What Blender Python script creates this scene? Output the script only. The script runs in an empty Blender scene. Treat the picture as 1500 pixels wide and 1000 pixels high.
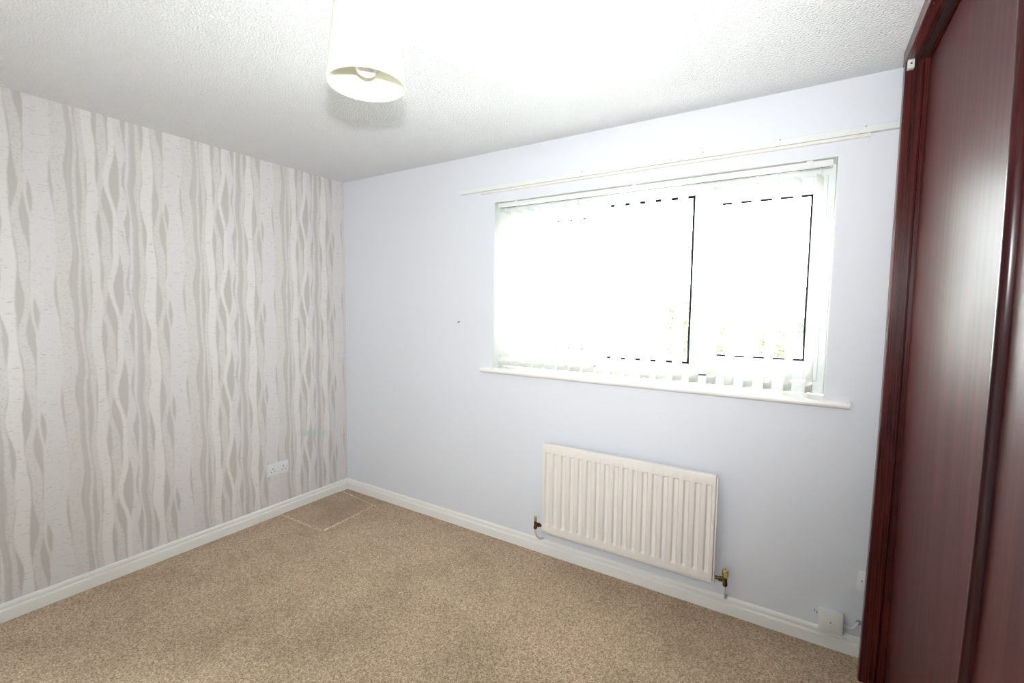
import bpy, bmesh, math, random
from mathutils import Vector, Matrix
random.seed(7)
PI = math.pi
scene = bpy.context.scene
COL = scene.collection

# ------------------------------------------------------------------ camera
cam_d = bpy.data.cameras.new('camera')
cam_d.sensor_width = 36.0
cam_d.lens = 675.26 / 1500 * 36.0
cam_d.clip_start = 0.02
cam = bpy.data.objects.new('camera', cam_d)
COL.objects.link(cam)
cam.location = (2.9703, -2.3179, 1.4228)
cam.rotation_euler = (1.49960, -0.01190, 0.56210)
scene.camera = cam

# ------------------------------------------------------------------ world: plain overcast sky
world = bpy.data.worlds.new('overcast_sky')
scene.world = world
world.use_nodes = True
bgn = world.node_tree.nodes['Background']
bgn.inputs[0].default_value = (0.90, 0.96, 1.0, 1)
bgn.inputs[1].default_value = 76.0

# ------------------------------------------------------------------ the photographer's hot-shoe flash, head tilted up
fl_d = bpy.data.lights.new('camera_flash', 'SPOT')
fl_d.energy = 116
fl_d.color = (0.945, 0.98, 1.0)
fl_d.spot_size = math.radians(122)
fl_d.spot_blend = 1.0
fl_d.shadow_soft_size = 0.022
fl = bpy.data.objects.new('camera_flash', fl_d)
COL.objects.link(fl)
fl.location = (2.960, -2.300, 1.597)
fdir = Vector((-0.54, 0.81, 0.20))
fl.rotation_euler = fdir.to_track_quat('-Z', 'Y').to_euler()

# sampling portal in the window opening (emits nothing itself)
po_d = bpy.data.lights.new('window_portal', 'AREA')
po_d.shape = 'RECTANGLE'; po_d.size = 1.69; po_d.size_y = 1.0
po_d.cycles.is_portal = True
po = bpy.data.objects.new('window_portal', po_d)
COL.objects.link(po)
po.location = (2.221, 0.235, 1.559)
po.rotation_euler = (-PI / 2, 0, 0)

scene.view_settings.view_transform = 'Standard'
scene.view_settings.look = 'None'
scene.view_settings.gamma = 1.0
scene.view_settings.use_curve_mapping = False
scene.view_settings.exposure = 0.80

# ------------------------------------------------------------------ node helpers
class V:
    """a float socket with arithmetic that writes Math nodes"""
    def __init__(s, nt, sock): s.nt, s.s = nt, sock
    def _m(s, op, *a, clamp=False):
        n = s.nt.nodes.new('ShaderNodeMath'); n.operation = op; n.use_clamp = clamp
        for i, x in enumerate((s,) + a):
            if isinstance(x, V): s.nt.links.new(x.s, n.inputs[i])
            else: n.inputs[i].default_value = x
        return V(s.nt, n.outputs[0])
    def __add__(s, o): return s._m('ADD', o)
    def __sub__(s, o): return s._m('SUBTRACT', o)
    def __mul__(s, o): return s._m('MULTIPLY', o)
    def __truediv__(s, o): return s._m('DIVIDE', o)
    def sin(s): return s._m('SINE')
    def cos(s): return s._m('COSINE')
    def abs(s): return s._m('ABSOLUTE')
    def fract(s): return s._m('FRACT')
    def madd(s, a, b): return s._m('MULTIPLY_ADD', a, b)
    def sat(s): return s._m('ADD', 0.0, clamp=True)
    def gt(s, o): return s._m('GREATER_THAN', o)
    def lt(s, o): return s._m('LESS_THAN', o)
    def mx(s, o): return s._m('MAXIMUM', o)

def new_mat(name, color=(0.8, 0.8, 0.8), rough=0.5, spec=0.5, metal=0.0):
    m = bpy.data.materials.new(name); m.use_nodes = True
    b = m.node_tree.nodes['Principled BSDF']
    b.inputs['Base Color'].default_value = (*color, 1)
    b.inputs['Roughness'].default_value = rough
    b.inputs['Specular IOR Level'].default_value = spec
    b.inputs['Metallic'].default_value = metal
    return m
def P(m): return m.node_tree.nodes['Principled BSDF']
def objco(nt, scale=(1, 1, 1)):
    tc = nt.nodes.new('ShaderNodeTexCoord'); mp = nt.nodes.new('ShaderNodeMapping')
    mp.inputs['Scale'].default_value = scale
    mp.inputs['Location'].default_value = (0.371, 0.533, 0.503)   # keeps flat faces off the noise lattice planes
    nt.links.new(tc.outputs['Object'], mp.inputs['Vector'])
    return mp.outputs[0]
def noise(nt, co, scale, detail=2.0, rough=0.5):
    n = nt.nodes.new('ShaderNodeTexNoise')
    n.inputs['Scale'].default_value = scale; n.inputs['Detail'].default_value = detail
    n.inputs['Roughness'].default_value = rough
    nt.links.new(co, n.inputs['Vector'])
    return n.outputs['Fac']
def ramp(nt, fac, stops):
    r = nt.nodes.new('ShaderNodeValToRGB')
    e = r.color_ramp.elements
    while len(e) < len(stops): e.new(0.5)
    for i, (p, c) in enumerate(stops):
        e[i].position = p; e[i].color = (*c, 1)
    nt.links.new(fac, r.inputs[0])
    return r.outputs[0]
def mix(nt, fac, a, b):
    n = nt.nodes.new('ShaderNodeMix'); n.data_type = 'RGBA'
    for i, x in ((0, fac), (6, a), (7, b)):
        if isinstance(x, V): x = x.s
        if isinstance(x, bpy.types.NodeSocket): nt.links.new(x, n.inputs[i])
        else: n.inputs[i].default_value = (*x, 1) if isinstance(x, tuple) else x
    return n.outputs[2]
def bump(m, height, strength=0.3, dist=0.01):
    nt = m.node_tree
    b = nt.nodes.new('ShaderNodeBump')
    b.inputs['Strength'].default_value = strength; b.inputs['Distance'].default_value = dist
    nt.links.new(height, b.inputs['Height'])
    nt.links.new(b.outputs[0], P(m).inputs['Normal'])

# ------------------------------------------------------------------ materials
M = {}
def paint(name, color, rough=0.6, spec=0.4, bs=0.05, scale=90):
    m = new_mat(name, color, rough, spec)
    nt = m.node_tree; co = objco(nt)
    bump(m, noise(nt, co, scale, 3), bs, 0.004)
    M[name] = m
    return m
paint('wall_paint', (0.735, 0.750, 0.792), 0.62, 0.35, 0.10, 120)
paint('plain_paint', (0.78, 0.78, 0.80), 0.7, 0.3)
paint('gloss_white', (0.87, 0.855, 0.81), 0.28, 0.5, 0.02)
paint('reveal_white', (0.76, 0.78, 0.76), 0.45, 0.4)
paint('upvc_white', (0.78, 0.79, 0.78), 0.25, 0.5, 0.0)
paint('rad_enamel', (0.80, 0.755, 0.70), 0.33, 0.5, 0.02, 60)
paint('socket_plastic', (0.80, 0.81, 0.83), 0.3, 0.5, 0.0)
paint('box_plastic', (0.82, 0.81, 0.77), 0.35, 0.5, 0.0)
paint('rail_cream', (0.80, 0.77, 0.71), 0.4, 0.4)
paint('dark_hole', (0.012, 0.012, 0.014), 0.6, 0.2)
paint('rubber_black', (0.006, 0.006, 0.006), 0.6, 0.1)
paint('pipe_paint', (0.66, 0.60, 0.58), 0.35, 0.5)
M['screw_metal'] = new_mat('screw_metal', (0.32, 0.31, 0.30), 0.35, 0.5, 0.9)
M['track_black'] = new_mat('track_black', (0.014, 0.013, 0.016), 0.35, 0.5)

def ceiling_mat():
    m = new_mat('artex_ceiling', (0.90, 0.90, 0.905), 0.28, 0.45)
    nt = m.node_tree; co = objco(nt)
    a = V(nt, noise(nt, co, 122, 2.0, 0.5)); b = V(nt, noise(nt, co, 230, 2, 0.5))
    h = (a - 0.42)._m('MULTIPLY', 3.2, clamp=True) + b * 0.35
    bump(m, h.s, 0.85, 0.0075)
    return m
M['ceiling'] = ceiling_mat()

def carpet_mat(name='carpet', tint=1.0):
    m = new_mat(name, (0.3, 0.2, 0.13), 0.95, 0.08)
    nt = m.node_tree; co = objco(nt)
    f = noise(nt, co, 170, 3.0, 0.7)
    base = ramp(nt, f, [(0.34, (0.195, 0.130, 0.080)), (0.50, (0.445, 0.322, 0.215)), (0.66, (0.72, 0.55, 0.395))])
    g = noise(nt, co, 3.2, 4, 0.62)
    sh = ramp(nt, g, [(0.34, (0.88, 0.87, 0.85)), (0.50, (1.0, 1.0, 1.0)), (0.68, (1.09, 1.09, 1.09))])
    n = nt.nodes.new('ShaderNodeMix'); n.data_type = 'RGBA'; n.blend_type = 'MULTIPLY'
    n.inputs[0].default_value = 1.0
    nt.links.new(base, n.inputs[6]); nt.links.new(sh, n.inputs[7])
    n2 = nt.nodes.new('ShaderNodeMix'); n2.data_type = 'RGBA'; n2.blend_type = 'MULTIPLY'
    n2.inputs[0].default_value = 1.0
    nt.links.new(n.outputs[2], n2.inputs[6]); n2.inputs[7].default_value = (tint, tint, tint, 1)
    nt.links.new(n2.outputs[2], P(m).inputs['Base Color'])
    P(m).inputs['Sheen Weight'].default_value = 0.12
    P(m).inputs['Sheen Roughness'].default_value = 0.6
    h = V(nt, f) + V(nt, g) * 0.8
    bump(m, h.s, 0.5, 0.005)
    return m
M['carpet'] = carpet_mat()
M['carpet_patch'] = carpet_mat('carpet_patch', 0.90)
M['carpet_seam'] = carpet_mat('carpet_seam', 1.48)

def wallpaper_mat():
    m = new_mat('birch_wallpaper', (0.7, 0.7, 0.7), 0.5, 0.4)
    nt = m.node_tree
    tc = nt.nodes.new('ShaderNodeTexCoord'); sp = nt.nodes.new('ShaderNodeSeparateXYZ')
    nt.links.new(tc.outputs['Object'], sp.inputs[0])
    y, z = V(nt, sp.outputs[1]), V(nt, sp.outputs[2])
    REP = 0.53
    wob = (V(nt, noise(nt, objco(nt), 9.0, 3, 0.6)) - 0.5) * 0.020
    jit = (V(nt, noise(nt, objco(nt, (1, 60, 45)), 1.0, 3, 0.6)) - 0.5) * 0.011
    s = (y + 1.653) * (1 / REP) + wob + jit
    ph = z * (2 * PI / REP)
    S1, C1 = ph.sin(), ph.cos()
    ph2 = ph * 2.0
    S2, C2 = ph2.sin(), ph2.cos()
    ph3 = ph * 3.0
    S3 = ph3.sin()
    def curve(c0, a):                       # c0 + a0 S1 + a1 C1 + a2 S2 + a3 C2 (+ a4 S3)
        r = None
        for k, co in zip((S1, C1, S2, C2, S3), a):
            if co:
                r = k.madd(co, c0 if r is None else r)
        return r
    def trunk(c, hw, ca, wa=(), edge=70.0):
        cen = curve(c, ca) if any(ca) else None
        d = (s - cen) if cen is not None else (s - c)
        d = ((d + 0.5).fract() - 0.5).abs()
        w = curve(hw, wa) if wa and any(wa) else None
        e = (w - d) if w is not None else (d * -1.0 + hw)
        return (e * edge).sat()
    dark = (0.545, 0.510, 0.484); mid = (0.692, 0.656, 0.638); pale = (0.725, 0.692, 0.690); white = (0.765, 0.735, 0.718)
    # fine fibres and marks
    fine = noise(nt, objco(nt, (1, 150, 260)), 1.0, 3, 0.65)
    dash = V(nt, noise(nt, objco(nt, (1, 34, 150)), 1.0, 2.5, 0.55))
    scr = V(nt, noise(nt, objco(nt, (1, 95, 150)), 1.0, 3.0, 0.6))
    stri = V(nt, noise(nt, objco(nt, (1, 230, 6)), 1.0, 2.0, 0.6))
    col = mix(nt, (stri - 0.5)._m('MULTIPLY', 2.2, clamp=True), dark, (0.585, 0.550, 0.524))
    mcol = mix(nt, (scr - 0.525)._m('MULTIPLY', 7.0, clamp=True), mid, (0.585, 0.550, 0.530))
    pcol = mix(nt, (scr - 0.575)._m('MULTIPLY', 7.0, clamp=True), pale, (0.64, 0.605, 0.598))
    pcol = mix(nt, (dash - 0.615)._m('MULTIPLY', 9.0, clamp=True), pcol, (0.54, 0.51, 0.50))
    wcol = mix(nt, (dash - 0.61)._m('MULTIPLY', 9.0, clamp=True), white, (0.565, 0.535, 0.52))
    # back layer: mid-tone trunks
    for c, hw, ca, wa, cc in [
        (0.125, 0.058, (0.006, -0.008, 0.004, 0), (0.006, 0, 0.005), mcol),
        (0.230, 0.020, (0.006, 0.006, 0.004, 0), (), mcol),
        (0.283, 0.026, (-0.006, 0.006, 0.004, 0), (0.006, 0.004), mcol),
        (0.420, 0.035, (0.016, 0.012, -0.010, 0.006), (0.006, 0.006), mcol),
        (0.555, 0.036, (-0.014, 0.012, 0.014, 0), (0.008, -0.010, 0.006), pcol),
        (0.622, 0.021, (0.010, -0.006, 0.004, 0.004), (0.004, 0.005), pcol),
        (0.702, 0.028, (0.008, 0.006, 0, 0.006), (0, 0.006), mcol),
        (0.866, 0.034, (-0.014, 0.012, 0.008, -0.006), (0.006, 0.006), mcol),
        (0.925, 0.020, (0.010, 0.008, -0.006, 0), (0, 0.005), pcol)]:
        col = mix(nt, trunk(c, hw, ca, wa), col, cc)
    # dark slender stems
    for c, hw, ca in [
        (0.192, 0.018, (0.008, 0.007, 0.004, 0)), (0.255, 0.009, (-0.012, 0.004, 0.006, 0)),
        (0.645, 0.016, (0.008, -0.010, 0, 0.005)), (0.672, 0.007, (-0.010, 0.010, 0.006, 0))]:
        col = mix(nt, trunk(c, hw, ca), col, (0.575, 0.54, 0.515))
    # slanting branch that joins the thin trunk
    zz = (z * (1 / REP) + 0.28).fract()
    br_c = zz * -0.13 + 0.655
    d = (((s - br_c) + 0.5).fract() - 0.5).abs()
    br = ((zz * 0.028 - d) * 70.0).sat() * zz.lt(0.80)
    col = mix(nt, br, col, pcol)
    # front layer
    sheen = None
    for c, hw, ca, wa, cc in [
        (0.000, 0.080, (0.009, -0.008, 0.008, 0.004), (0.007, 0.006, -0.006), pcol),
        (0.485, 0.027, (0.022, -0.014, 0.008, 0.006), (0.002, 0.003), wcol),
        (0.340, 0.044, (-0.008, 0.007, 0.003, 0), (0.002, -0.004, 0.003), wcol),
        (0.775, 0.048, (0.010, 0.006, -0.005, 0.003), (-0.007, 0.006, 0.005), wcol)]:
        t = trunk(c, hw, ca, wa)
        col = mix(nt, t, col, cc)
        if cc is wcol:
            sheen = t if sheen is None else sheen.mx(t)
    # faint green stain above the socket
    gy = ((y + 0.30) * 7.0).abs(); gz = ((z - 0.505 + (y + 0.3) * 0.2) * 28.0).abs()
    st = (gy._m('POWER', 2.0) + gz._m('POWER', 2.0))
    stain = ((st * -1.0 + 1.0).sat() * V(nt, noise(nt, objco(nt), 30, 3))) * 1.15
    col = mix(nt, stain, col, (0.46, 0.60, 0.52))
    nt.links.new(col, P(m).inputs['Base Color'])
    r = sheen * -0.20 + 0.56
    nt.links.new(r.s, P(m).inputs['Roughness'])
    bump(m, (V(nt, fine) * 0.5 + stri * 0.3 + sheen * 0.3).s, 0.10, 0.002)
    return m
M['wallpaper'] = wallpaper_mat()

def wood_mat(name, c1, c2, c3, rough=0.3, spec=0.5, axis=2, wav=0.0):
    m = new_mat(name, c2, rough, spec)
    nt = m.node_tree
    sc = [260, 260, 260]; sc[axis] = 3.0
    sc2 = [36, 36, 36]; sc2[axis] = 0.9
    a = V(nt, noise(nt, objco(nt, tuple(sc)), 1.0, 3, 0.6)); b = V(nt, noise(nt, objco(nt, tuple(sc2)), 1.0, 3, 0.55))
    f = a * 0.45 + b * 0.55
    nt.links.new(ramp(nt, f.s, [(0.36, c1), (0.5, c2), (0.66, c3)]), P(m).inputs['Base Color'])
    nt.links.new((a * 0.10 + (rough - 0.05)).s, P(m).inputs['Roughness'])
    bump(m, a.s, 0.03, 0.001)
    return m
M['mahogany'] = wood_mat('mahogany_panel', (0.034, 0.0075, 0.007), (0.058, 0.013, 0.0115), (0.088, 0.023, 0.019), 0.47, 0.14)
M['mahogany_frame'] = wood_mat('mahogany_frame', (0.024, 0.003, 0.003), (0.058, 0.007, 0.006), (0.112, 0.018, 0.014), 0.28, 0.4)
M['mahogany_rail'] = wood_mat('mahogany_rail', (0.024, 0.003, 0.003), (0.058, 0.007, 0.006), (0.112, 0.018, 0.014), 0.28, 0.4, axis=1)
M['mahogany_trim'] = wood_mat('mahogany_trim', (0.020, 0.002, 0.003), (0.040, 0.004, 0.005), (0.062, 0.008, 0.008), 0.24, 0.25)

def brass(name, c1, c2, rough):
    m = new_mat(name, c1, rough, 0.5, 1.0)
    nt = m.node_tree
    nt.links.new(ramp(nt, noise(nt, objco(nt), 140, 3), [(0.35, c1), (0.65, c2)]), P(m).inputs['Base Color'])
    return m
M['brass_bright'] = brass('brass_bright', (0.72, 0.56, 0.24), (0.82, 0.70, 0.42), 0.30)
M['brass_dull'] = brass('brass_dull', (0.06, 0.042, 0.014), (0.15, 0.10, 0.03), 0.42)

def translucent(name, color, tr, rough=0.8):
    m = bpy.data.materials.new(name); m.use_nodes = True
    nt = m.node_tree; nt.nodes.clear()
    o = nt.nodes.new('ShaderNodeOutputMaterial'); mx = nt.nodes.new('ShaderNodeMixShader')
    d = nt.nodes.new('ShaderNodeBsdfDiffuse'); t = nt.nodes.new('ShaderNodeBsdfTranslucent')
    tc = ramp(nt, noise(nt, objco(nt, (300, 300, 300)), 1.0, 2), [(0.3, tuple(0.95 * c for c in color)), (0.7, color)])
    nt.links.new(tc, d.inputs[0]); nt.links.new(tc, t.inputs[0])
    mx.inputs[0].default_value = tr
    nt.links.new(d.outputs[0], mx.inputs[1]); nt.links.new(t.outputs[0], mx.inputs[2])
    nt.links.new(mx.outputs[0], o.inputs[0])
    return m
M['slat_fabric'] = translucent('slat_fabric', (0.86, 0.86, 0.82), 0.48)
M['shade_fabric'] = translucent('shade_fabric', (0.91, 0.89, 0.78), 0.24)

def glass_mat():
    m = bpy.data.materials.new('window_glass'); m.use_nodes = True
    nt = m.node_tree; nt.nodes.clear()
    o = nt.nodes.new('ShaderNodeOutputMaterial'); mx = nt.nodes.new('ShaderNodeMixShader')
    t = nt.nodes.new('ShaderNodeBsdfTransparent'); g = nt.nodes.new('ShaderNodeBsdfGlossy')
    t.inputs[0].default_value = (0.94, 0.96, 0.95, 1); g.inputs['Roughness'].default_value = 0.02
    f = nt.nodes.new('ShaderNodeFresnel'); f.inputs[0].default_value = 1.45
    nt.links.new(f.outputs[0], mx.inputs[0])
    nt.links.new(t.outputs[0], mx.inputs[1]); nt.links.new(g.outputs[0], mx.inputs[2])
    nt.links.new(mx.outputs[0], o.inputs[0])
    return m
M['glass'] = glass_mat()
def bulb_mat():
    m = new_mat('bulb_glass', (0.85, 0.84, 0.80), 0.12, 0.5)
    nt = m.node_tree
    nt.links.new(ramp(nt, noise(nt, objco(nt), 20, 2), [(0.3, (0.82, 0.82, 0.78)), (0.7, (0.88, 0.87, 0.83))]), P(m).inputs['Base Color'])
    return m
M['bulb'] = bulb_mat()
def leafy(name, c1, c2):
    m = new_mat(name, c1, 0.6, 0.3); nt = m.node_tree
    nt.links.new(ramp(nt, noise(nt, objco(nt), 14, 4), [(0.35, c1), (0.65, c2)]), P(m).inputs['Base Color'])
    return m
M['leaf_green'] = leafy('leaf_green', (0.008, 0.020, 0.005), (0.016, 0.036, 0.009))
M['leaf_lime'] = leafy('leaf_lime', (0.030, 0.040, 0.014), (0.055, 0.065, 0.022))
M['grass'] = leafy('paving_pale', (0.34, 0.33, 0.30), (0.48, 0.47, 0.44))
M['brick'] = leafy('garden_brick', (0.026, 0.011, 0.008), (0.042, 0.019, 0.014))
M['render'] = leafy('house_render', (0.040, 0.027, 0.024), (0.055, 0.038, 0.034))
M['rooftile'] = leafy('roof_tile', (0.050, 0.034, 0.030), (0.070, 0.048, 0.042))
M['terracotta'] = leafy('terracotta', (0.12, 0.035, 0.010), (0.16, 0.05, 0.016))
M['crumb'] = leafy('crumb_yellow', (0.65, 0.36, 0.06), (0.8, 0.5, 0.1))

# ------------------------------------------------------------------ mesh helpers (world coordinates)
WL = {}
def wloc(o): return WL.get(o.name, Vector((0, 0, 0))) if o else Vector((0, 0, 0))
def obj(name, bm, mat, parent=None, origin=None, smooth=False, kind=None, label=None, keep_origin=False):
    bmesh.ops.recalc_face_normals(bm, faces=bm.faces) if not keep_origin else None
    me = bpy.data.meshes.new(name)
    if origin is None:
        xs = [v.co for v in bm.verts]
        lo = Vector([min(c[i] for c in xs) for i in range(3)]); hi = Vector([max(c[i] for c in xs) for i in range(3)])
        origin = Vector(((lo.x + hi.x) / 2, (lo.y + hi.y) / 2, lo.z))
    origin = Vector(origin)
    bmesh.ops.translate(bm, verts=bm.verts, vec=-origin)
    if smooth:
        for f in bm.faces: f.smooth = True
    bm.to_mesh(me); bm.free()
    me.materials.append(mat)
    o = bpy.data.objects.new(name, me); COL.objects.link(o)
    if smooth:
        try: me.set_sharp_from_angle(angle=math.radians(38))
        except Exception: pass
    WL[o.name] = origin
    if parent:
        o.parent = parent; o.location = origin - wloc(parent)
    else: o.location = origin
    if kind: o['kind'] = kind
    if label: o['label'] = label
    return o
def thing(name, label, cat, loc, group=None, kind=None):
    o = bpy.data.objects.new(name, None); COL.objects.link(o)
    o.empty_display_size = 0.05
    o.location = loc; WL[o.name] = Vector(loc)
    if label: o['label'] = label
    if cat: o['category'] = cat
    if group: o['group'] = group
    if kind: o['kind'] = kind
    return o
def box(bm, lo, hi, bev=0.0, seg=2):
    lo, hi = Vector(lo), Vector(hi)
    r = bmesh.ops.create_cube(bm, size=1.0)
    vs = r['verts']
    for v in vs:
        v.co = Vector([(lo[i] + hi[i]) / 2 + v.co[i] * (hi[i] - lo[i]) for i in range(3)])
    if bev > 0:
        es = list({e for v in vs for e in v.link_edges})
        bmesh.ops.bevel(bm, geom=es, offset=bev, segments=seg, affect='EDGES', profile=0.5)
    return bm
def B(lo, hi, bev=0.0, seg=2): return box(bmesh.new(), lo, hi, bev, seg)
def tube(bm, pts, r, n=12, caps=True):
    pts = [Vector(p) for p in pts]
    rs = r if isinstance(r, (list, tuple)) else [r] * len(pts)
    rings = []
    up = Vector((0.13, 0.31, 0.94)).normalized()
    for i, p in enumerate(pts):
        t = (pts[min(i + 1, len(pts) - 1)] - pts[max(i - 1, 0)]).normalized()
        a = t.cross(up)
        if a.length < 1e-3: a = t.cross(Vector((1, 0, 0)))
        a.normalize(); b = t.cross(a).normalized()
        rings.append([bm.verts.new(p + a * math.cos(2 * PI * k / n) * rs[i] + b * math.sin(2 * PI * k / n) * rs[i]) for k in range(n)])
    for q, w in zip(rings, rings[1:]):
        for k in range(n): bm.faces.new((q[k], q[(k + 1) % n], w[(k + 1) % n], w[k]))
    if caps:
        bm.faces.new(rings[0][::-1]); bm.faces.new(rings[-1])
    return bm
def lathe(bm, c, prof, n=32, closed=False):
    """prof: list of (radius, z) around the vertical axis through c"""
    c = Vector(c); rings = []
    for r, z in prof:
        if r < 1e-6: rings.append([bm.verts.new(c + Vector((0, 0, z)))])
        else: rings.append([bm.verts.new(c + Vector((r * math.cos(2 * PI * k / n), r * math.sin(2 * PI * k / n), z))) for k in range(n)])
    pairs = list(zip(rings, rings[1:]))
    if closed: pairs.append((rings[-1], rings[0]))
    for q, w in pairs:
        for k in range(n):
            a, b2, c2, d = q[k % len(q)], q[(k + 1) % len(q)], w[(k + 1) % len(w)], w[k % len(w)]
            f = []
            for v in (a, b2, c2, d):
                if v not in f: f.append(v)
            if len(f) > 2:
                try: bm.faces.new(f)
                except ValueError: pass
    return bm
def extrude_profile(bm, prof, p0, p1, fu, fw):
    """prof (u,w) list swept from p0 to p1; fu, fw are the profile's axes"""
    p0, p1, fu, fw = Vector(p0), Vector(p1), Vector(fu), Vector(fw)
    a = [bm.verts.new(p0 + fu * u + fw * w) for u, w in prof]
    b = [bm.verts.new(p1 + fu * u + fw * w) for u, w in prof]
    n = len(prof)
    for i in range(n): bm.faces.new((a[i], a[(i + 1) % n], b[(i + 1) % n], b[i]))
    bm.faces.new(a[::-1]); bm.faces.new(b)
    return bm
def disc_y(bm, c, r, d, n=16):
    """short cylinder along y, from c.y to c.y - d"""
    return tube(bm, [Vector(c), Vector(c) - Vector((0, d, 0))], r, n)

# ------------------------------------------------------------------ room shell
H = 2.35; RX = 3.86; FY = -3.45
T = 0.26
WX0, WX1, WZ0, WZ1 = 1.376, 3.066, 1.050, 2.058
floor = obj('floor', B((-T, FY - T, -0.20), (RX + T, T, 0.0)), M['carpet'], origin=(0, 0, 0), kind='structure')
obj('ceiling', B((-T, FY - T, H), (RX + T, T, H + 0.15)), M['ceiling'], origin=(0, 0, 0), kind='structure')
obj('wall_left', B((-T, FY, 0), (0, 0, H)), M['wallpaper'], origin=(0, 0, 0), kind='structure')
bm = bmesh.new()
box(bm, (-T, 0, 0), (WX0, T, H)); box(bm, (WX1, 0, 0), (RX + T, T, H))
box(bm, (WX0, 0, 0), (WX1, T, WZ0)); box(bm, (WX0, 0, WZ1), (WX1, T, H))
bmesh.ops.remove_doubles(bm, verts=bm.verts, dist=1e-5)
wall_back = obj('wall_back', bm, M['wall_paint'], origin=(0, 0, 0), kind='structure')
obj('wall_right', B((RX, FY, 0), (RX + T, 0, H)), M['plain_paint'], origin=(0, 0, 0), kind='structure')
obj('wall_front', B((-T, FY - T, 0), (RX + T, FY, H)), M['plain_paint'], origin=(0, 0, 0), kind='structure')

# skirting: thin moulded top, quirk, thick plinth
sk = [(0, 0), (0.018, 0), (0.018, 0.047), (0.0165, 0.0515), (0.0125, 0.0535), (0.0075, 0.0545), (0.0070, 0.0580), (0.0095, 0.0595), (0.0105, 0.066), (0.0085, 0.0745), (0.0045, 0.0785), (0, 0.080)]
obj('baseboard_left', extrude_profile(bmesh.new(), sk, (0, FY, 0), (0, 0, 0), (1, 0, 0), (0, 0, 1)), M['gloss_white'], kind='structure')
obj('baseboard_back', extrude_profile(bmesh.new(), sk, (0.0, 0, 0), (3.30, 0, 0), (0, -1, 0), (0, 0, 1)), M['gloss_white'], kind='structure')

# cut carpet hatch in the corner
hx0, hx1, hy0, hy1 = 0.018, 0.452, -0.560, -0.098
patch = obj('carpet_patch', B((hx0, hy0, 0.0), (hx1, hy1, 0.004), 0.002, 1), M['carpet_patch'], floor)
def seam(pts, w=0.017):
    bm = bmesh.new()
    P2 = []
    n = 26
    for (a, b) in zip(pts, pts[1:]):
        for k in range(n):
            t = k / n; P2.append(Vector(a).lerp(Vector(b), t))
    P2.append(Vector(pts[-1]))
    prev = None
    for i, p in enumerate(P2):
        d = (P2[min(i + 1, len(P2) - 1)] - P2[max(i - 1, 0)]).normalized(); nrm = Vector((-d.y, d.x, 0))
        ww = w * random.uniform(0.55, 1.15); j = random.uniform(-0.0025, 0.0025)
        row = [bm.verts.new(p + nrm * (j - ww / 2)), bm.verts.new(p + nrm * j + Vector((0, 0, random.uniform(0.007, 0.010)))), bm.verts.new(p + nrm * (j + ww / 2))]
        if prev:
            bm.faces.new((prev[0], prev[1], row[1], row[0])); bm.faces.new((prev[1], prev[2], row[2], row[1]))
        prev = row
    return bm
obj('carpet_seam', seam([(0.05, -0.075, 0.0005), (0.475, -0.125, 0.0005)]), M['carpet_seam'], floor)
obj('carpet_seam', seam([(0.44, -0.112, 0.0005), (0.461, -0.553, 0.0005)]), M['carpet_seam'], floor)
obj('carpet_seam', seam([(0.461, -0.553, 0.0005), (0.022, -0.562, 0.0005)]), M['carpet_seam'], floor)
obj('carpet_seam', seam([(0.022, -0.700, 0.0005), (0.10, -0.745, 0.0005)], 0.012), M['carpet_seam'], floor)

# ------------------------------------------------------------------ window
FYf, FYb = 0.100, 0.165                       # frame front / back
win = thing('window_1', None, None, (2.221, 0.13, WZ0), kind='structure')
bm = bmesh.new()
def frame_ring(bm, x0, x1, z0, z1, w, y0, y1, bev=0.003, ws=None):
    wl, wr, wb, wt = ws or (w, w, w, w)
    box(bm, (x0, y0, z0), (x0 + wl, y1, z1), bev); box(bm, (x1 - wr, y0, z0), (x1, y1, z1), bev)
    box(bm, (x0 + wl - 0.001, y0, z0), (x1 - wr + 0.001, y1, z0 + wb), bev); box(bm, (x0 + wl - 0.001, y0, z1 - wt), (x1 - wr + 0.001, y1, z1), bev)
    return bm
frame_ring(bm, WX0 + 0.004, WX1 - 0.004, WZ0 + 0.012, WZ1 - 0.004, 0.050, FYf + 0.012, FYb)
box(bm, (1.962, FYf + 0.012, WZ0 + 0.05), (2.012, FYb, WZ1 - 0.05), 0.003)
box(bm, (2.540, FYf + 0.012, WZ0 + 0.05), (2.590, FYb, WZ1 - 0.05), 0.003)
obj('frame', bm, M['upvc_white'], win)
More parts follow.
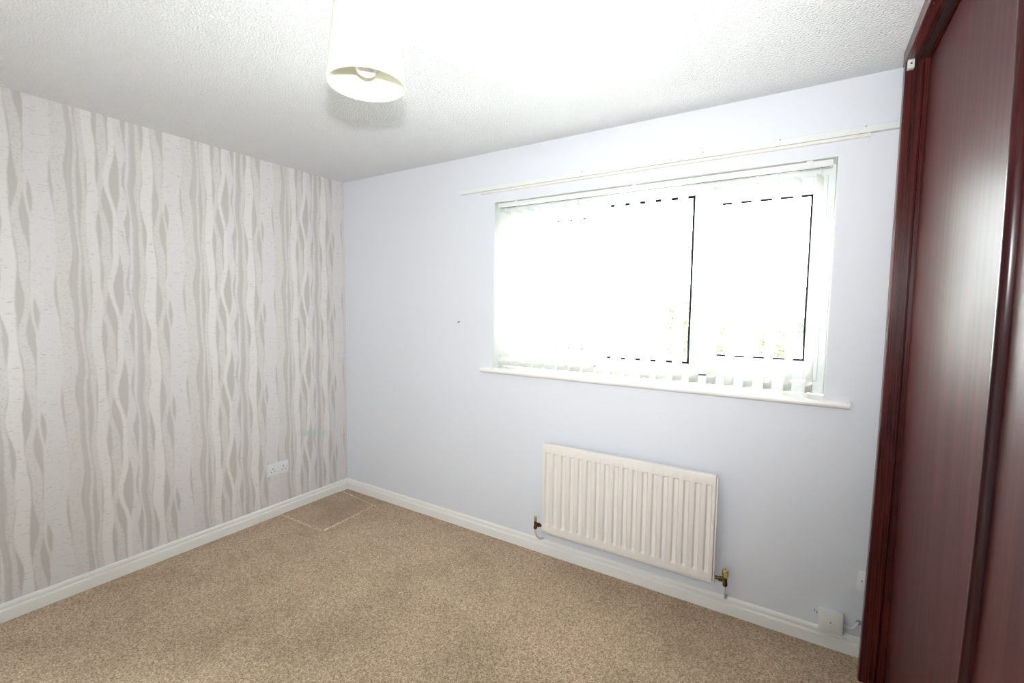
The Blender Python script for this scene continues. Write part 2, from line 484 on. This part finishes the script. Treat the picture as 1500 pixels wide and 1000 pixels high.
# fixed centre light: glazing bead, gasket, pane
def glazed(parent, x0, x1, z0, z1, yp):
    g = frame_ring(bmesh.new(), x0 - 0.004, x1 + 0.004, z0 - 0.004, z1 + 0.004, 0.0115, yp - 0.006, yp + 0.004, 0.0)
    obj('gasket', g, M['rubber_black'], parent, label='black rubber glazing gasket')
    obj('glass_pane', B((x0 - 0.002, yp, z0 - 0.002), (x1 + 0.002, yp + 0.004, z1 + 0.002)), M['glass'], parent)
cf = obj('glazing_bead', frame_ring(bmesh.new(), 2.012, 2.540, WZ0 + 0.060, WZ1 - 0.052, 0.030, FYf + 0.006, FYb - 0.01, 0.004, (0.012, 0.045, 0.050, 0.024)), M['upvc_white'], win)
glazed(cf, 2.024, 2.495, 1.160, 1.982, FYf + 0.012)
def casement(x0, x1, gx0, gx1, gz0, gz1, hx):
    z0, z1 = 1.118, 2.010
    c = obj('casement', frame_ring(bmesh.new(), x0, x1, z0, z1, 0.05, FYf, FYb - 0.008, 0.005, (gx0 - x0, x1 - gx1, gz0 - z0, z1 - gz1)), M['upvc_white'], win)
    glazed(c, gx0, gx1, gz0, gz1, FYf + 0.010)
    bm = bmesh.new()
    box(bm, (hx - 0.012, FYf - 0.012, 1.50), (hx + 0.012, FYf + 0.001, 1.62), 0.004)
    box(bm, (hx - 0.010, FYf - 0.040, 1.485), (hx + 0.010, FYf - 0.024, 1.60), 0.005)
    box(bm, (hx - 0.008, FYf - 0.030, 1.585), (hx + 0.008, FYf - 0.008, 1.605), 0.003)
    obj('handle', bm, M['upvc_white'], c)
casement(1.412, 1.976, 1.466, 1.930, 1.196, 1.929, 1.954)
casement(2.556, 3.036, 2.603, 2.984, 1.206, 1.933, 2.580)
# plastered reveals
for lo, hi in (((WX0, 0.001, WZ0), (WX0 + 0.004, FYf + 0.03, WZ1)), ((WX1 - 0.004, 0.001, WZ0), (WX1, FYf + 0.03, WZ1)),
               ((WX0 + 0.004, 0.001, WZ1 - 0.004), (WX1 - 0.004, FYf + 0.03, WZ1))):
    obj('reveal_lining', B(lo, hi), M['reveal_white'], win)
# sill board with rounded nose
def sill_prof(y0, y1, z0, z1, n=8):
    r = (z1 - z0) / 2; pr = [(y1, z0), (y1, z1)]
    for k in range(n + 1):
        a = PI / 2 + PI * k / n
        pr.append((y0 + r + math.cos(a) * r, (z0 + z1) / 2 + math.sin(a) * r))
    return pr
bm = bmesh.new()
extrude_profile(bm, sill_prof(-0.036, 0.0, 1.030, 1.060), (1.300, 0, 0), (3.150, 0, 0), (0, 1, 0), (0, 0, 1))
box(bm, (WX0 + 0.001, -0.002, 1.0505), (WX1 - 0.001, FYf + 0.02, 1.060))
obj('window_sill', bm, M['gloss_white'], win, smooth=True)

# ------------------------------------------------------------------ pelmet batten and curtain track
bat = thing('curtain_batten', 'white painted timber batten with small dark screws, fixed across the wall above the window', 'batten', (2.4, -0.01, 2.125))
obj('board', B((1.122, -0.021, 2.124), (3.62, 0.0, 2.151), 0.002), M['reveal_white'], bat)
for x in (2.548, 2.854, 3.144, 1.95):
    obj('screw', disc_y(bmesh.new(), (x, -0.0205, 2.1475), 0.0028, 0.002, 10), M['screw_metal'], bat)
trk = thing('curtain_track', 'slim cream plastic curtain track under the long white batten', 'track', (2.22, -0.01, 2.110))
obj('rail', extrude_profile(bmesh.new(), [(0, 0), (-0.012, 0), (-0.014, 0.002), (-0.014, 0.010), (-0.012, 0.0125), (0, 0.0125)], (1.288, 0, 2.111), (3.158, 0, 2.111), (0, 1, 0), (0, 0, 1)), M['rail_cream'], trk)
for x in (1.288, 3.158):
    obj('end_stop', B((x - 0.004, -0.016, 2.109), (x + 0.004, -0.001, 2.1235), 0.001, 1), M['rail_cream'], trk)

# ------------------------------------------------------------------ vertical blind
bl = thing('vertical_blind', 'white vertical fabric blind hanging inside the window opening', 'blind', (2.22, 0.045, WZ0))
obj('headrail', extrude_profile(bmesh.new(), [(0.022, 0.0), (0.018, 0.004), (0.018, 0.022), (0.022, 0.026), (0.058, 0.026), (0.062, 0.022), (0.062, 0.004), (0.058, 0.0)], (1.392, 0, 2.0262), (3.046, 0, 2.0262), (0, 1, 0), (0, 0, 1)), M['upvc_white'], bl)
obj('headrail_slot', B((1.402, 0.038, 2.0249), (3.036, 0.042, 2.0265)), M['rubber_black'], bl, label='dark slot along the underside of the headrail')
for x in (1.52, 2.22, 2.965):
    bm = bmesh.new()
    box(bm, (x - 0.012, 0.012, 2.0512), (x + 0.012, 0.066, 2.0538), 0.001, 1); box(bm, (x - 0.012, 0.012, 2.036), (x + 0.012, 0.0170, 2.0515), 0.001, 1)
    obj('bracket', bm, M['upvc_white'], bl)
th = math.radians(18.6); SW = 0.089
sdir = Vector((math.sin(th), math.cos(th), 0)); snor = Vector((math.cos(th), -math.sin(th), 0))
def slat_mesh():
    bm = bmesh.new(); n = 6; rows = []
    for z in (0.0, 0.31, 0.62, 0.918):
        row = []
        for k in range(n + 1):
            u = k / n - 0.5
            row.append(bm.verts.new(sdir * (u * SW) + snor * (0.004 * math.cos(u * PI)) + Vector((0, 0, z))))
        rows.append(row)
    for a, b in zip(rows, rows[1:]):
        for k in range(n): bm.faces.new((a[k], a[k + 1], b[k + 1], b[k]))
    return bm
SY = 0.049
xs = [1.426 + 0.0790 * i for i in range(21)]
s0 = w0 = h0 = None
for i, x in enumerate(xs):
    if i == 0:
        bm = slat_mesh(); bmesh.ops.translate(bm, verts=bm.verts, vec=(x, SY, 1.078))
        s0 = obj('slat', bm, M['slat_fabric'], bl, origin=(x, SY, 1.078), smooth=True)
        bm = B((-0.044, -0.0022, 0.0), (0.044, 0.0022, 0.030), 0.001, 1)
        bmesh.ops.rotate(bm, verts=bm.verts, matrix=Matrix.Rotation(PI / 2 - th, 3, 'Z'))
        bmesh.ops.translate(bm, verts=bm.verts, vec=(x, SY, 1.074))
        w0 = obj('bottom_weight', bm, M['slat_fabric'], s0, origin=(x, SY, 1.074))
        bm = bmesh.new()
        box(bm, (x - 0.004, SY - 0.010, 1.994), (x + 0.004, SY + 0.010, 2.000), 0.001, 1); box(bm, (x - 0.003, SY - 0.004, 1.999), (x + 0.003, SY + 0.004, 2.0260), 0.0008, 1)
        h0 = obj('hanger', bm, M['upvc_white'], s0, origin=(x, SY, 1.994))
    else:
        s = s0.copy(); COL.objects.link(s); s.parent = bl; s.location = s0.location + Vector((x - xs[0], 0, 0))
        for c in (w0, h0):
            d = c.copy(); COL.objects.link(d); d.parent = s; d.location = c.location
bm = bmesh.new()
for a, b in zip(xs, xs[1:]):
    for sg in (-1, 1):
        pa = Vector((a, SY, 1.078)) + sdir * 0.042 * sg; pb = Vector((b, SY, 1.078)) + sdir * 0.042 * sg
        tube(bm, [pa, (pa + pb) / 2 - Vector((0, 0, 0.008)), pb], 0.0007, 5, False)
obj('link_chain', bm, M['upvc_white'], bl, kind='stuff')
bm = bmesh.new()
tube(bm, [(1.386, 0.03, 2.025), (1.384, 0.030, 1.6), (1.386, 0.030, 1.10)], 0.0012, 6)
obj('pull_cord', bm, M['upvc_white'], bl)

# ------------------------------------------------------------------ radiator
rad = thing('radiator', 'cream single panel radiator with vertical flutes on the wall below the window', 'radiator', (2.22, -0.05, 0.155))
RX0, RX1, RZ0, RZ1 = 1.769, 2.682, 0.156, 0.672
obj('back_panel', B((RX0, -0.0600, RZ0), (RX1, -0.0530, RZ1 - 0.012), 0.0025, 2), M['rad_enamel'], rad, smooth=True)
def rad_front():
    bm = bmesh.new()
    x0, x1, z0, z1 = RX0 + 0.004, RX1 - 0.011, RZ0 + 0.0155, RZ1
    nch = 18
    first, last = x0 + 0.030, x1 - 0.027
    pit = (last - first) / (nch - 1)
    cols = [(x0, 0)]
    for i in range(nch):
        c = first + i * pit
        for dx, d in ((-0.0150, 0), (-0.0115, 0.35), (-0.0085, 1), (0.0085, 1), (0.0115, 0.35), (0.0150, 0)):
            cols.append((c + dx, d))
    cols.append((x1, 0))
    zr = [(z0, 0), (z0 + 0.030, 0), (z0 + 0.0335, 0.22), (z0 + 0.041, 0.85), (z0 + 0.0445, 1), (z1 - 0.055, 1), (z1 - 0.052, 0.7), (z1 - 0.048, 0), (z1 - 0.006, 0)]
    yf = -0.0760
    grid = []
    for z, a in zr:
        grid.append([bm.verts.new((x, yf + 0.0105 * a * d, z)) for x, d in cols])
    for p, q in zip(grid, grid[1:]):
        for k in range(len(cols) - 1): bm.faces.new((p[k], p[k + 1], q[k + 1], q[k]))
    # rolled top edge and returns
    top = grid[-1]
    for dy, dz in ((0.0015, 0.004), (0.005, 0.006), (0.022, 0.006), (0.023, 0.0)):
        nt_ = [bm.verts.new((v.co.x, yf + dy, z1 - 0.006 + dz)) for v in grid[-1]]
        for k in range(len(cols) - 1): bm.faces.new((top[k], top[k + 1], nt_[k + 1], nt_[k]))
        top = nt_
    for side in (0, -1):
        e = [bm.verts.new((g[side].co.x, -0.060, g[side].co.z)) for g in grid]
        for k in range(len(grid) - 1): bm.faces.new((grid[k][side], grid[k + 1][side], e[k + 1], e[k]))
    e = [bm.verts.new((v.co.x, -0.060, v.co.z)) for v in grid[0]]
    for k in range(len(cols) - 1): bm.faces.new((grid[0][k], grid[0][k + 1], e[k + 1], e[k]))
    return bm
bm = B((RX0, -0.0705, RZ0), (RX1, -0.0595, RZ0 + 0.0115), 0.004, 3)
box(bm, (RX1 - 0.0085, -0.0705, RZ0 + 0.004), (RX1, -0.0595, RZ1 - 0.014), 0.003, 3); box(bm, (RX0, -0.0690, RZ0 + 0.004), (RX0 + 0.003, -0.0595, RZ1 - 0.014), 0.001, 1)
obj('edge_flange', bm, M['rad_enamel'], rad, smooth=True)
obj('front_panel', rad_front(), M['rad_enamel'], rad, smooth=True)
for x in (RX0 + 0.12, RX1 - 0.12):
    bm = B((x - 0.015, -0.0532, RZ0 + 0.05), (x + 0.015, -0.0005, RZ0 + 0.08), 0.002, 1); box(bm, (x - 0.015, -0.006, RZ0 + 0.08), (x + 0.015, -0.0005, RZ1 - 0.06), 0.002, 1)
    box(bm, (x - 0.015, -0.0532, RZ1 - 0.09), (x + 0.015, -0.0005, RZ1 - 0.06), 0.002, 1)
    obj('wall_bracket', bm, M['rad_enamel'], rad)
def valve(x, sgn, capr, ztop, pipe):
    y = -0.056; zc = 0.186
    bm = bmesh.new()
    lathe(bm, (x, y, 0), [(0, 0.158), (0.0095, 0.158), (0.0105, 0.162), (0.0105, 0.172), (0.0085, 0.175), (0.0085, 0.196), (0.0075, 0.202), (0, 0.202)], 14)
    tube(bm, [(x, y, zc), (x - sgn * 0.014, y, zc)], 0.0075, 12)
    tube(bm, [(x - sgn * 0.012, y, zc), (x - sgn * 0.027, y, zc)], 0.0125, 6)
    tube(bm, [(x - sgn * 0.026, y, zc), (x - sgn * (abs(x - (RX1 if sgn > 0 else RX0)) + 0.004), y, zc)], 0.008, 12)
    v = obj('valve', bm, M['brass_dull'], rad, smooth=True, label='dull brass radiator valve')
    bm = lathe(bmesh.new(), (x, y, 0), [(0, 0.198), (capr * 0.72, 0.198), (capr * 0.80, 0.204), (capr, 0.212), (capr, ztop - 0.003), (capr * 0.93, ztop), (0, ztop)], 18)
    obj('valve_cap', bm, M['brass_bright'], v, smooth=True, label='bright brass cap')
    if capr > 0.01:
        obj('cap_screw', lathe(bmesh.new(), (x, y, 0), [(0, ztop), (0.0024, ztop), (0.0024, ztop + 0.0012), (0, ztop + 0.0012)], 10), M['dark_hole'], v)
    obj('pipe', tube(bmesh.new(), pipe, 0.0055, 10), M['pipe_paint'], rad, smooth=True, label='thin painted pipe tail')
valve(2.726, 1, 0.0145, 0.235, [(2.726, -0.056, 0.160), (2.726, -0.056, 0.125), (2.727, -0.050, 0.102), (2.727, -0.036, 0.088), (2.727, -0.002, 0.084)])
valve(1.722, -1, 0.0095, 0.230, [(1.722, -0.056, 0.160), (1.724, -0.055, 0.135), (1.732, -0.048, 0.108), (1.742, -0.034, 0.092), (1.748, -0.002, 0.086)])

# ------------------------------------------------------------------ double socket on the papered wall
so = thing('double_socket', 'white double mains socket with two rocker switches on the birch papered wall', 'socket', (0.0, -0.566, 0.279))
sy0, sy1, sz0, sz1 = -0.640, -0.494, 0.280, 0.366
obj('face_plate', B((0, sy0, sz0), (0.009, sy1, sz1), 0.003, 2), M['socket_plastic'], so, smooth=True)
for yc in (-0.587, -0.547):
    bm = B((0.0075, yc - 0.0105, 0.331), (0.0125, yc + 0.0105, 0.352), 0.002, 2)
    obj('rocker_switch', bm, M['socket_plastic'], so, smooth=True)
def xdisc(y, z, r): return tube(bmesh.new(), [(0.0085, y, z), (0.0094, y, z)], r, 10)
for yc in (-0.605, -0.529):
    obj('pin_hole', B((0.0085, yc - 0.0022, 0.324), (0.0094, yc + 0.0022, 0.333)), M['dark_hole'], so)
    obj('pin_hole', B((0.0085, yc - 0.0135, 0.3075), (0.0094, yc - 0.0075, 0.3125)), M['dark_hole'], so)
    obj('pin_hole', B((0.0085, yc + 0.0075, 0.3075), (0.0094, yc + 0.0135, 0.3125)), M['dark_hole'], so)
for yc in (-0.627, -0.507):
    obj('screw', xdisc(yc, 0.323, 0.0032), M['screw_metal'], so)

# ------------------------------------------------------------------ junction box, its cable, and the blank plate
jb = thing('junction_box', 'square cream junction box mounted above the skirting beside the wardrobe', 'junction box', (3.132, 0, 0.078))
bm = B((3.0905, -0.024, 0.078), (3.1735, 0.0, 0.164), 0.003, 2)
obj('back_box', bm, M['box_plastic'], jb, smooth=True)
obj('cover', B((3.0895, -0.032, 0.077), (3.1745, -0.0242, 0.165), 0.003, 2), M['box_plastic'], jb, smooth=True)
obj('screw', disc_y(bmesh.new(), (3.131, -0.0318, 0.122), 0.0030, 0.0012, 10), M['screw_metal'], jb)
cb = thing('aerial_cable', 'short white cable looping from the cream junction box into the wall', 'cable', (3.2, -0.012, 0.12))
obj('cord', tube(bmesh.new(), [(3.1745, -0.014, 0.122), (3.184, -0.016, 0.117), (3.196, -0.018, 0.115), (3.208, -0.018, 0.120), (3.217, -0.014, 0.130), (3.223, -0.006, 0.140), (3.225, -0.0005, 0.143)], 0.0036, 10), M['socket_plastic'], cb, smooth=True)
obj('grommet', disc_y(bmesh.new(), (3.228, 0, 0.143), 0.011, 0.0035, 14), new_mat('grommet_grey', (0.33, 0.34, 0.36), 0.5), cb, label='grey grommet at the wall')
stub = thing('wire_stub', 'pair of tiny cut wire ends poking from the wall left of the cream junction box', 'wire', (3.075, 0, 0.14))
for dx, dz in ((0, 0.143), (0.008, 0.137)):
    obj('wire_end', tube(bmesh.new(), [(3.074 + dx, 0.0, dz), (3.075 + dx, -0.006, dz - 0.001), (3.076 + dx, -0.009, dz - 0.003)], 0.0014, 6), M['dark_hole'], stub)
bp = thing('blank_plate', 'white square wall plate with a central screw half hidden behind the wardrobe edge', 'wall plate', (3.257, 0, 0.280))
obj('plate', B((3.214, -0.009, 0.280), (3.300, 0, 0.366), 0.003, 2), M['socket_plastic'], bp, smooth=True)
obj('screw', disc_y(bmesh.new(), (3.228, -0.0088, 0.325), 0.0034, 0.0012, 10), M['screw_metal'], bp)
obj('screw', disc_y(bmesh.new(), (3.286, -0.0088, 0.325), 0.0034, 0.0012, 10), M['screw_metal'], bp)

# small wall plug left of the window
plug = thing('wall_plug', 'small grey plug left in the pale wall to the left of the window', 'wall plug', (1.114, 0, 1.330))
obj('sleeve', tube(bmesh.new(), [(1.114, 0.0, 1.336), (1.1145, -0.010, 1.334), (1.1150, -0.018, 1.331)], [0.0042, 0.0042, 0.0034], 10), new_mat('plug_grey', (0.20, 0.20, 0.21), 0.6), plug, smooth=True)
obj('crumb', lathe(bmesh.new(), (0.342, -1.454, 0), [(0, 0), (0.0035, 0.001), (0.004, 0.003), (0.002, 0.0055), (0, 0.006)], 7), M['crumb'])
o = bpy.data.objects['crumb']; o['label'] = 'tiny orange crumb lying on the carpet near the papered wall'; o['category'] = 'crumb'

# ------------------------------------------------------------------ pendant lamp
LX, LY, LZ = 1.979, -1.468, 1.999
lamp = thing('pendant_lamp', 'white tapered fabric lampshade with a bulb hanging from the ceiling', 'lamp', (LX, LY, LZ))
RB, RT, SHH = 0.099, 0.079, 0.186
bm = lathe(bmesh.new(), (LX, LY, LZ), [(RB, 0), (RB + 0.0006, 0.004), (RT, SHH - 0.002), (RT - 0.001, SHH), (RT - 0.003, SHH - 0.001), (RB - 0.0022, 0.004), (RB - 0.0018, 0)], 72, closed=True)
sh = obj('lamp_shade', bm, M['shade_fabric'], lamp, smooth=True)
bm = lathe(bmesh.new(), (LX, LY, LZ), [(RB + 0.0008, 0), (RB + 0.0016, 0.0015), (RB + 0.0006, 0.004), (RB - 0.0028, 0.004), (RB - 0.0036, 0.0015), (RB - 0.0028, -0.0008)], 72, closed=True)
obj('rim_ring', bm, M['shade_fabric'], sh, smooth=True)
bm = bmesh.new()
lathe(bm, (LX, LY, LZ + SHH - 0.03), [(0.021, 0), (0.023, 0), (0.023, 0.003), (0.021, 0.003)], 24, closed=True)
for k in range(3):
    a = k * 2 * PI / 3 + 0.4
    tube(bm, [(LX + 0.022 * math.cos(a), LY + 0.022 * math.sin(a), LZ + SHH - 0.0285), (LX + (RT - 0.001) * math.cos(a), LY + (RT - 0.001) * math.sin(a), LZ + SHH - 0.006)], 0.0016, 8)
obj('shade_carrier', bm, M['upvc_white'], sh)
bm = lathe(bmesh.new(), (LX, LY, LZ + 0.112), [(0, 0), (0.019, 0), (0.0205, 0.004), (0.0205, 0.052), (0.018, 0.062), (0.010, 0.074), (0.005, 0.078), (0, 0.078)], 24)
obj('lamp_holder', bm, M['upvc_white'], lamp, smooth=True)
obj('light_bulb', lathe(bmesh.new(), (LX, LY, LZ + 0.022), [(0, 0), (0.012, 0.002), (0.022, 0.008), (0.0285, 0.019), (0.030, 0.030), (0.028, 0.042), (0.022, 0.056), (0.016, 0.070), (0.0135, 0.082), (0.0135, 0.094), (0, 0.094)], 28), M['bulb'], lamp, smooth=True)
obj('cord', tube(bmesh.new(), [(LX, LY, LZ + 0.188), (LX, LY, H - 0.028)], 0.0027, 8), M['box_plastic'], lamp, smooth=True)
obj('ceiling_rose', lathe(bmesh.new(), (LX, LY, H - 0.030), [(0, 0), (0.012, 0), (0.016, 0.004), (0.034, 0.010), (0.042, 0.018), (0.043, 0.030), (0, 0.030)], 32), M['upvc_white'], lamp, smooth=True)

# ------------------------------------------------------------------ sliding wardrobe
wd = thing('sliding_wardrobe', 'glossy dark mahogany wardrobe with two tall sliding doors beside the window wall', 'wardrobe', (3.55, -1.3, 0))
Y0, Y1 = -0.120, -2.52
bm = bmesh.new()
# far end panel, its front edge bowed a little at the foot
xf = lambda z: 3.234 - 0.015 * max(0.0, 1 - z / 1.1) ** 1.2
zz = [0.0, 0.2, 0.45, 0.75, 1.1, 1.7, 2.30]
pa = []
for z in zz:
    x = xf(z)
    pa.append([bm.verts.new((x + 0.002, Y0, z)), bm.verts.new((x, Y0 - 0.004, z)), bm.verts.new((x, Y0 - 0.040, z)), bm.verts.new((x + 0.003, Y0 - 0.044, z)), bm.verts.new((RX - 0.002, Y0 - 0.044, z)), bm.verts.new((RX - 0.002, Y0, z))])
for a, b in zip(pa, pa[1:]):
    for k in range(6): bm.faces.new((a[k], a[(k + 1) % 6], b[(k + 1) % 6], b[k]))
bm.faces.new(pa[0][::-1]); bm.faces.new(pa[-1])
obj('end_panel', bm, M['mahogany_frame'], wd)
obj('end_panel', B((3.236, Y1, 0), (RX - 0.002, Y1 + 0.03, 2.30), 0.002, 1), M['mahogany_frame'], wd)
bm = bmesh.new()
for zlo, zhi in zip(zz, zz[1:]):
    pass
# slim bead where the first door meets the end panel
pts = [(xf(z) + 0.049, Y0 - 0.046, z) for z in [0.02, 0.2, 0.45, 0.75, 1.1, 1.7, 2.285]]
obj('door_stop', tube(bmesh.new(), pts, 0.0035, 8), M['mahogany_trim'], wd, smooth=True)
obj('header', B((3.232, Y1, 2.300), (RX - 0.002, Y0, H - 0.001), 0.0015, 1), M['mahogany_rail'], wd)
bm = B((3.2745, Y1 + 0.03, 2.2985), (3.2865, Y0 - 0.046, 2.3005))
obj('top_track', bm, M['track_black'], wd, label='black sliding track under the header')
obj('floor_rail', B((3.250, Y1 + 0.03, 0), (3.335, Y0 - 0.046, 0.018), 0.002, 1), M['mahogany_rail'], wd)
bm = bmesh.new()
box(bm, (3.2375, Y0 - 0.062, 2.270), (3.2560, Y0 - 0.0435, 2.3002), 0.001, 1)
obj('corner_block', bm, M['upvc_white'], wd, label='small white plastic corner block under the header')
obj('block_screw', tube(bmesh.new(), [(3.2470, Y0 - 0.0615, 2.286), (3.2470, Y0 - 0.0630, 2.286)], 0.003, 8), M['dark_hole'], wd)
def door(yf, yn, xface, bow, trim_far):
    """yf far edge (nearer the window wall), yn near edge; xface front face; bow in metres"""
    zs = [0.02 + (2.285 - 0.02) * k / 20 for k in range(21)]
    bx = lambda z: xface - bow * min(0.85, (z - 1.42) ** 2)
    def sweep(prof):
        bm = bmesh.new(); rows = [[bm.verts.new((bx(z) + u, y, z)) for u, y in prof] for z in zs]
        n = len(prof)
        for a, b in zip(rows, rows[1:]):
            for k in range(n): bm.faces.new((a[k], a[(k + 1) % n], b[(k + 1) % n], b[k]))
        bm.faces.new(rows[0][::-1]); bm.faces.new(rows[-1])
        return bm
    yp0 = yf - (0.018 if trim_far else 0)
    d = obj('door', sweep([(0, yp0), (0, yn + 0.018), (0.016, yn + 0.018), (0.016, yp0)]), M['mahogany'], wd)
    def pull(y, s):
        # rounded edge moulding standing proud of the panel; s=+1 for the far edge
        w = 0.024; pr = [(0.017, y)]
        for k in range(9):
            a = PI * k / 8
            pr.append((-0.0175 * math.sin(a) ** 0.8 + 0.001, y - s * (w / 2 - w / 2 * math.cos(a))))
        pr.append((0.017, y - s * w))
        return pr
    if trim_far: obj('edge_pull', sweep(pull(yf, 1)), M['mahogany_trim'], d, smooth=True)
    obj('edge_pull', sweep(pull(yn, -1)), M['mahogany_trim'], d, smooth=True)
    return d
door(-0.171, -1.35, 3.2985, 0.0, False)
door(-1.170, -2.46, 3.2720, 0.020, True)

# ------------------------------------------------------------------ garden seen through the gaps
obj('ground', B((-25, 0.4, -0.55), (30, 60, -0.35)), M['grass'], kind='structure')
def fill_bush(c, r, n, mat, sz, name, label, cat='shrub', group='garden shrubs outside the window'):
    t = thing(name, label, cat, (c[0], c[1], -0.35), group)
    bm = bmesh.new()
    for k in range(n):
        d = Vector((random.gauss(0, 1), random.gauss(0, 1), random.gauss(0, 1))).normalized() * random.uniform(0.55, 1.0)
        p = Vector(c) + Vector((d.x * r[0], d.y * r[1], d.z * r[2]))
        if p.z < -0.2: continue
        a = Vector((random.gauss(0, 1), random.gauss(0, 1), random.gauss(0, 1))).normalized() * sz
        b = a.cross(Vector((random.gauss(0, 1), random.gauss(0, 1), random.gauss(0, 1)))).normalized() * sz * 0.5
        v = [bm.verts.new(p - a), bm.verts.new(p + b), bm.verts.new(p + a), bm.verts.new(p - b)]
        bm.faces.new(v)
    f = obj('foliage', bm, mat, t, kind='stuff')
    bm = bmesh.new()
    for k in range(5):
        a = k * 2 * PI / 5
        tube(bm, [(c[0], c[1], -0.36), (c[0] + 0.3 * r[0] * math.cos(a), c[1] + 0.3 * r[1] * math.sin(a), c[2] * 0.5), (c[0] + 0.7 * r[0] * math.cos(a), c[1] + 0.7 * r[1] * math.sin(a), c[2] + 0.3 * r[2])], [0.03, 0.02, 0.008], 6)
    obj('stem', bm, M['brick'], t)
fill_bush((1.20, 5.6, 0.70), (0.30, 0.35, 1.15), 1500, M['leaf_lime'], 0.06, 'garden_shrub', 'tall yellow green shrub seen through the right side of the middle pane')
fill_bush((1.36, 10.0, 0.45), (0.16, 0.25, 0.95), 900, M['leaf_lime'], 0.06, 'garden_shrub', 'slim yellow green shrub seen through the left edge of the right casement')
fill_bush((2.24, 10.0, 0.50), (0.13, 0.25, 0.85), 800, M['leaf_lime'], 0.06, 'garden_shrub', 'narrow lime shrub seen through the middle of the right casement')
fill_bush((2.58, 10.4, 0.40), (0.12, 0.25, 0.80), 800, M['leaf_lime'], 0.06, 'garden_shrub', 'low lime shrub just left of the green hedge in the right casement')
t = thing('garden_hedge', 'bright green hedge behind the low brick wall outside the right casement', 'hedge', (5.2, 27.0, -0.35))
bm = bmesh.new()
for k in range(4500):
    p = Vector((random.uniform(2.45, 8.0), random.uniform(26.5, 27.6), random.uniform(-0.1, 1.05)))
    a = Vector((random.gauss(0, 1), random.gauss(0, 1), random.gauss(0, 1))).normalized() * 0.10
    b = a.cross(Vector((random.gauss(0, 1), random.gauss(0, 1), random.gauss(0, 1)))).normalized() * 0.06
    bm.faces.new([bm.verts.new(p - a), bm.verts.new(p + b), bm.verts.new(p + a), bm.verts.new(p - b)])
obj('foliage', bm, M['leaf_green'], t, kind='stuff')
obj('hedge_core', B((2.5, 26.6, -0.36), (7.9, 27.5, 0.95), 0.05), M['leaf_green'], t)
t = thing('garden_wall', 'low red brick garden wall in front of the green hedge', 'wall', (5.2, 26.2, -0.35))
obj('brickwork', B((2.42, 26.05, -0.36), (8.1, 26.28, 0.02)), M['brick'], t)
obj('coping', B((2.39, 26.01, 0.02), (8.13, 26.32, 0.08), 0.01), M['brick'], t)
t = thing('house', 'distant red brick house with a brown tiled gable roof beyond the hedge', 'house', (5.0, 42, -0.35))
obj('wall', B((1.7, 40, -0.36), (8.3, 47, 2.05)), M['render'], t)
bm = bmesh.new()
extrude_profile(bm, [(1.35, 2.0), (8.65, 2.0), (5.0, 4.9)], (0, 39.7, 0), (0, 47.3, 0), (1, 0, 0), (0, 0, 1))
obj('roof', bm, M['rooftile'], t)
fw = obj('window', frame_ring(bmesh.new(), 4.2, 5.6, 0.6, 1.7, 0.08, 39.93, 40.02, 0.0), M['upvc_white'], t)
obj('pane', B((4.28, 39.97, 0.68), (5.52, 39.98, 1.62)), M['track_black'], fw)
t = thing('plant_pot', 'orange terracotta pot on the ground left of the low brick wall', 'pot', (2.07, 25.2, -0.35))
obj('pot', lathe(bmesh.new(), (2.07, 25.2, -0.35), [(0, 0), (0.07, 0), (0.10, 0.20), (0.12, 0.20), (0.12, 0.25), (0.10, 0.25), (0.09, 0.19), (0, 0.19)], 24), M['terracotta'], t, smooth=True)
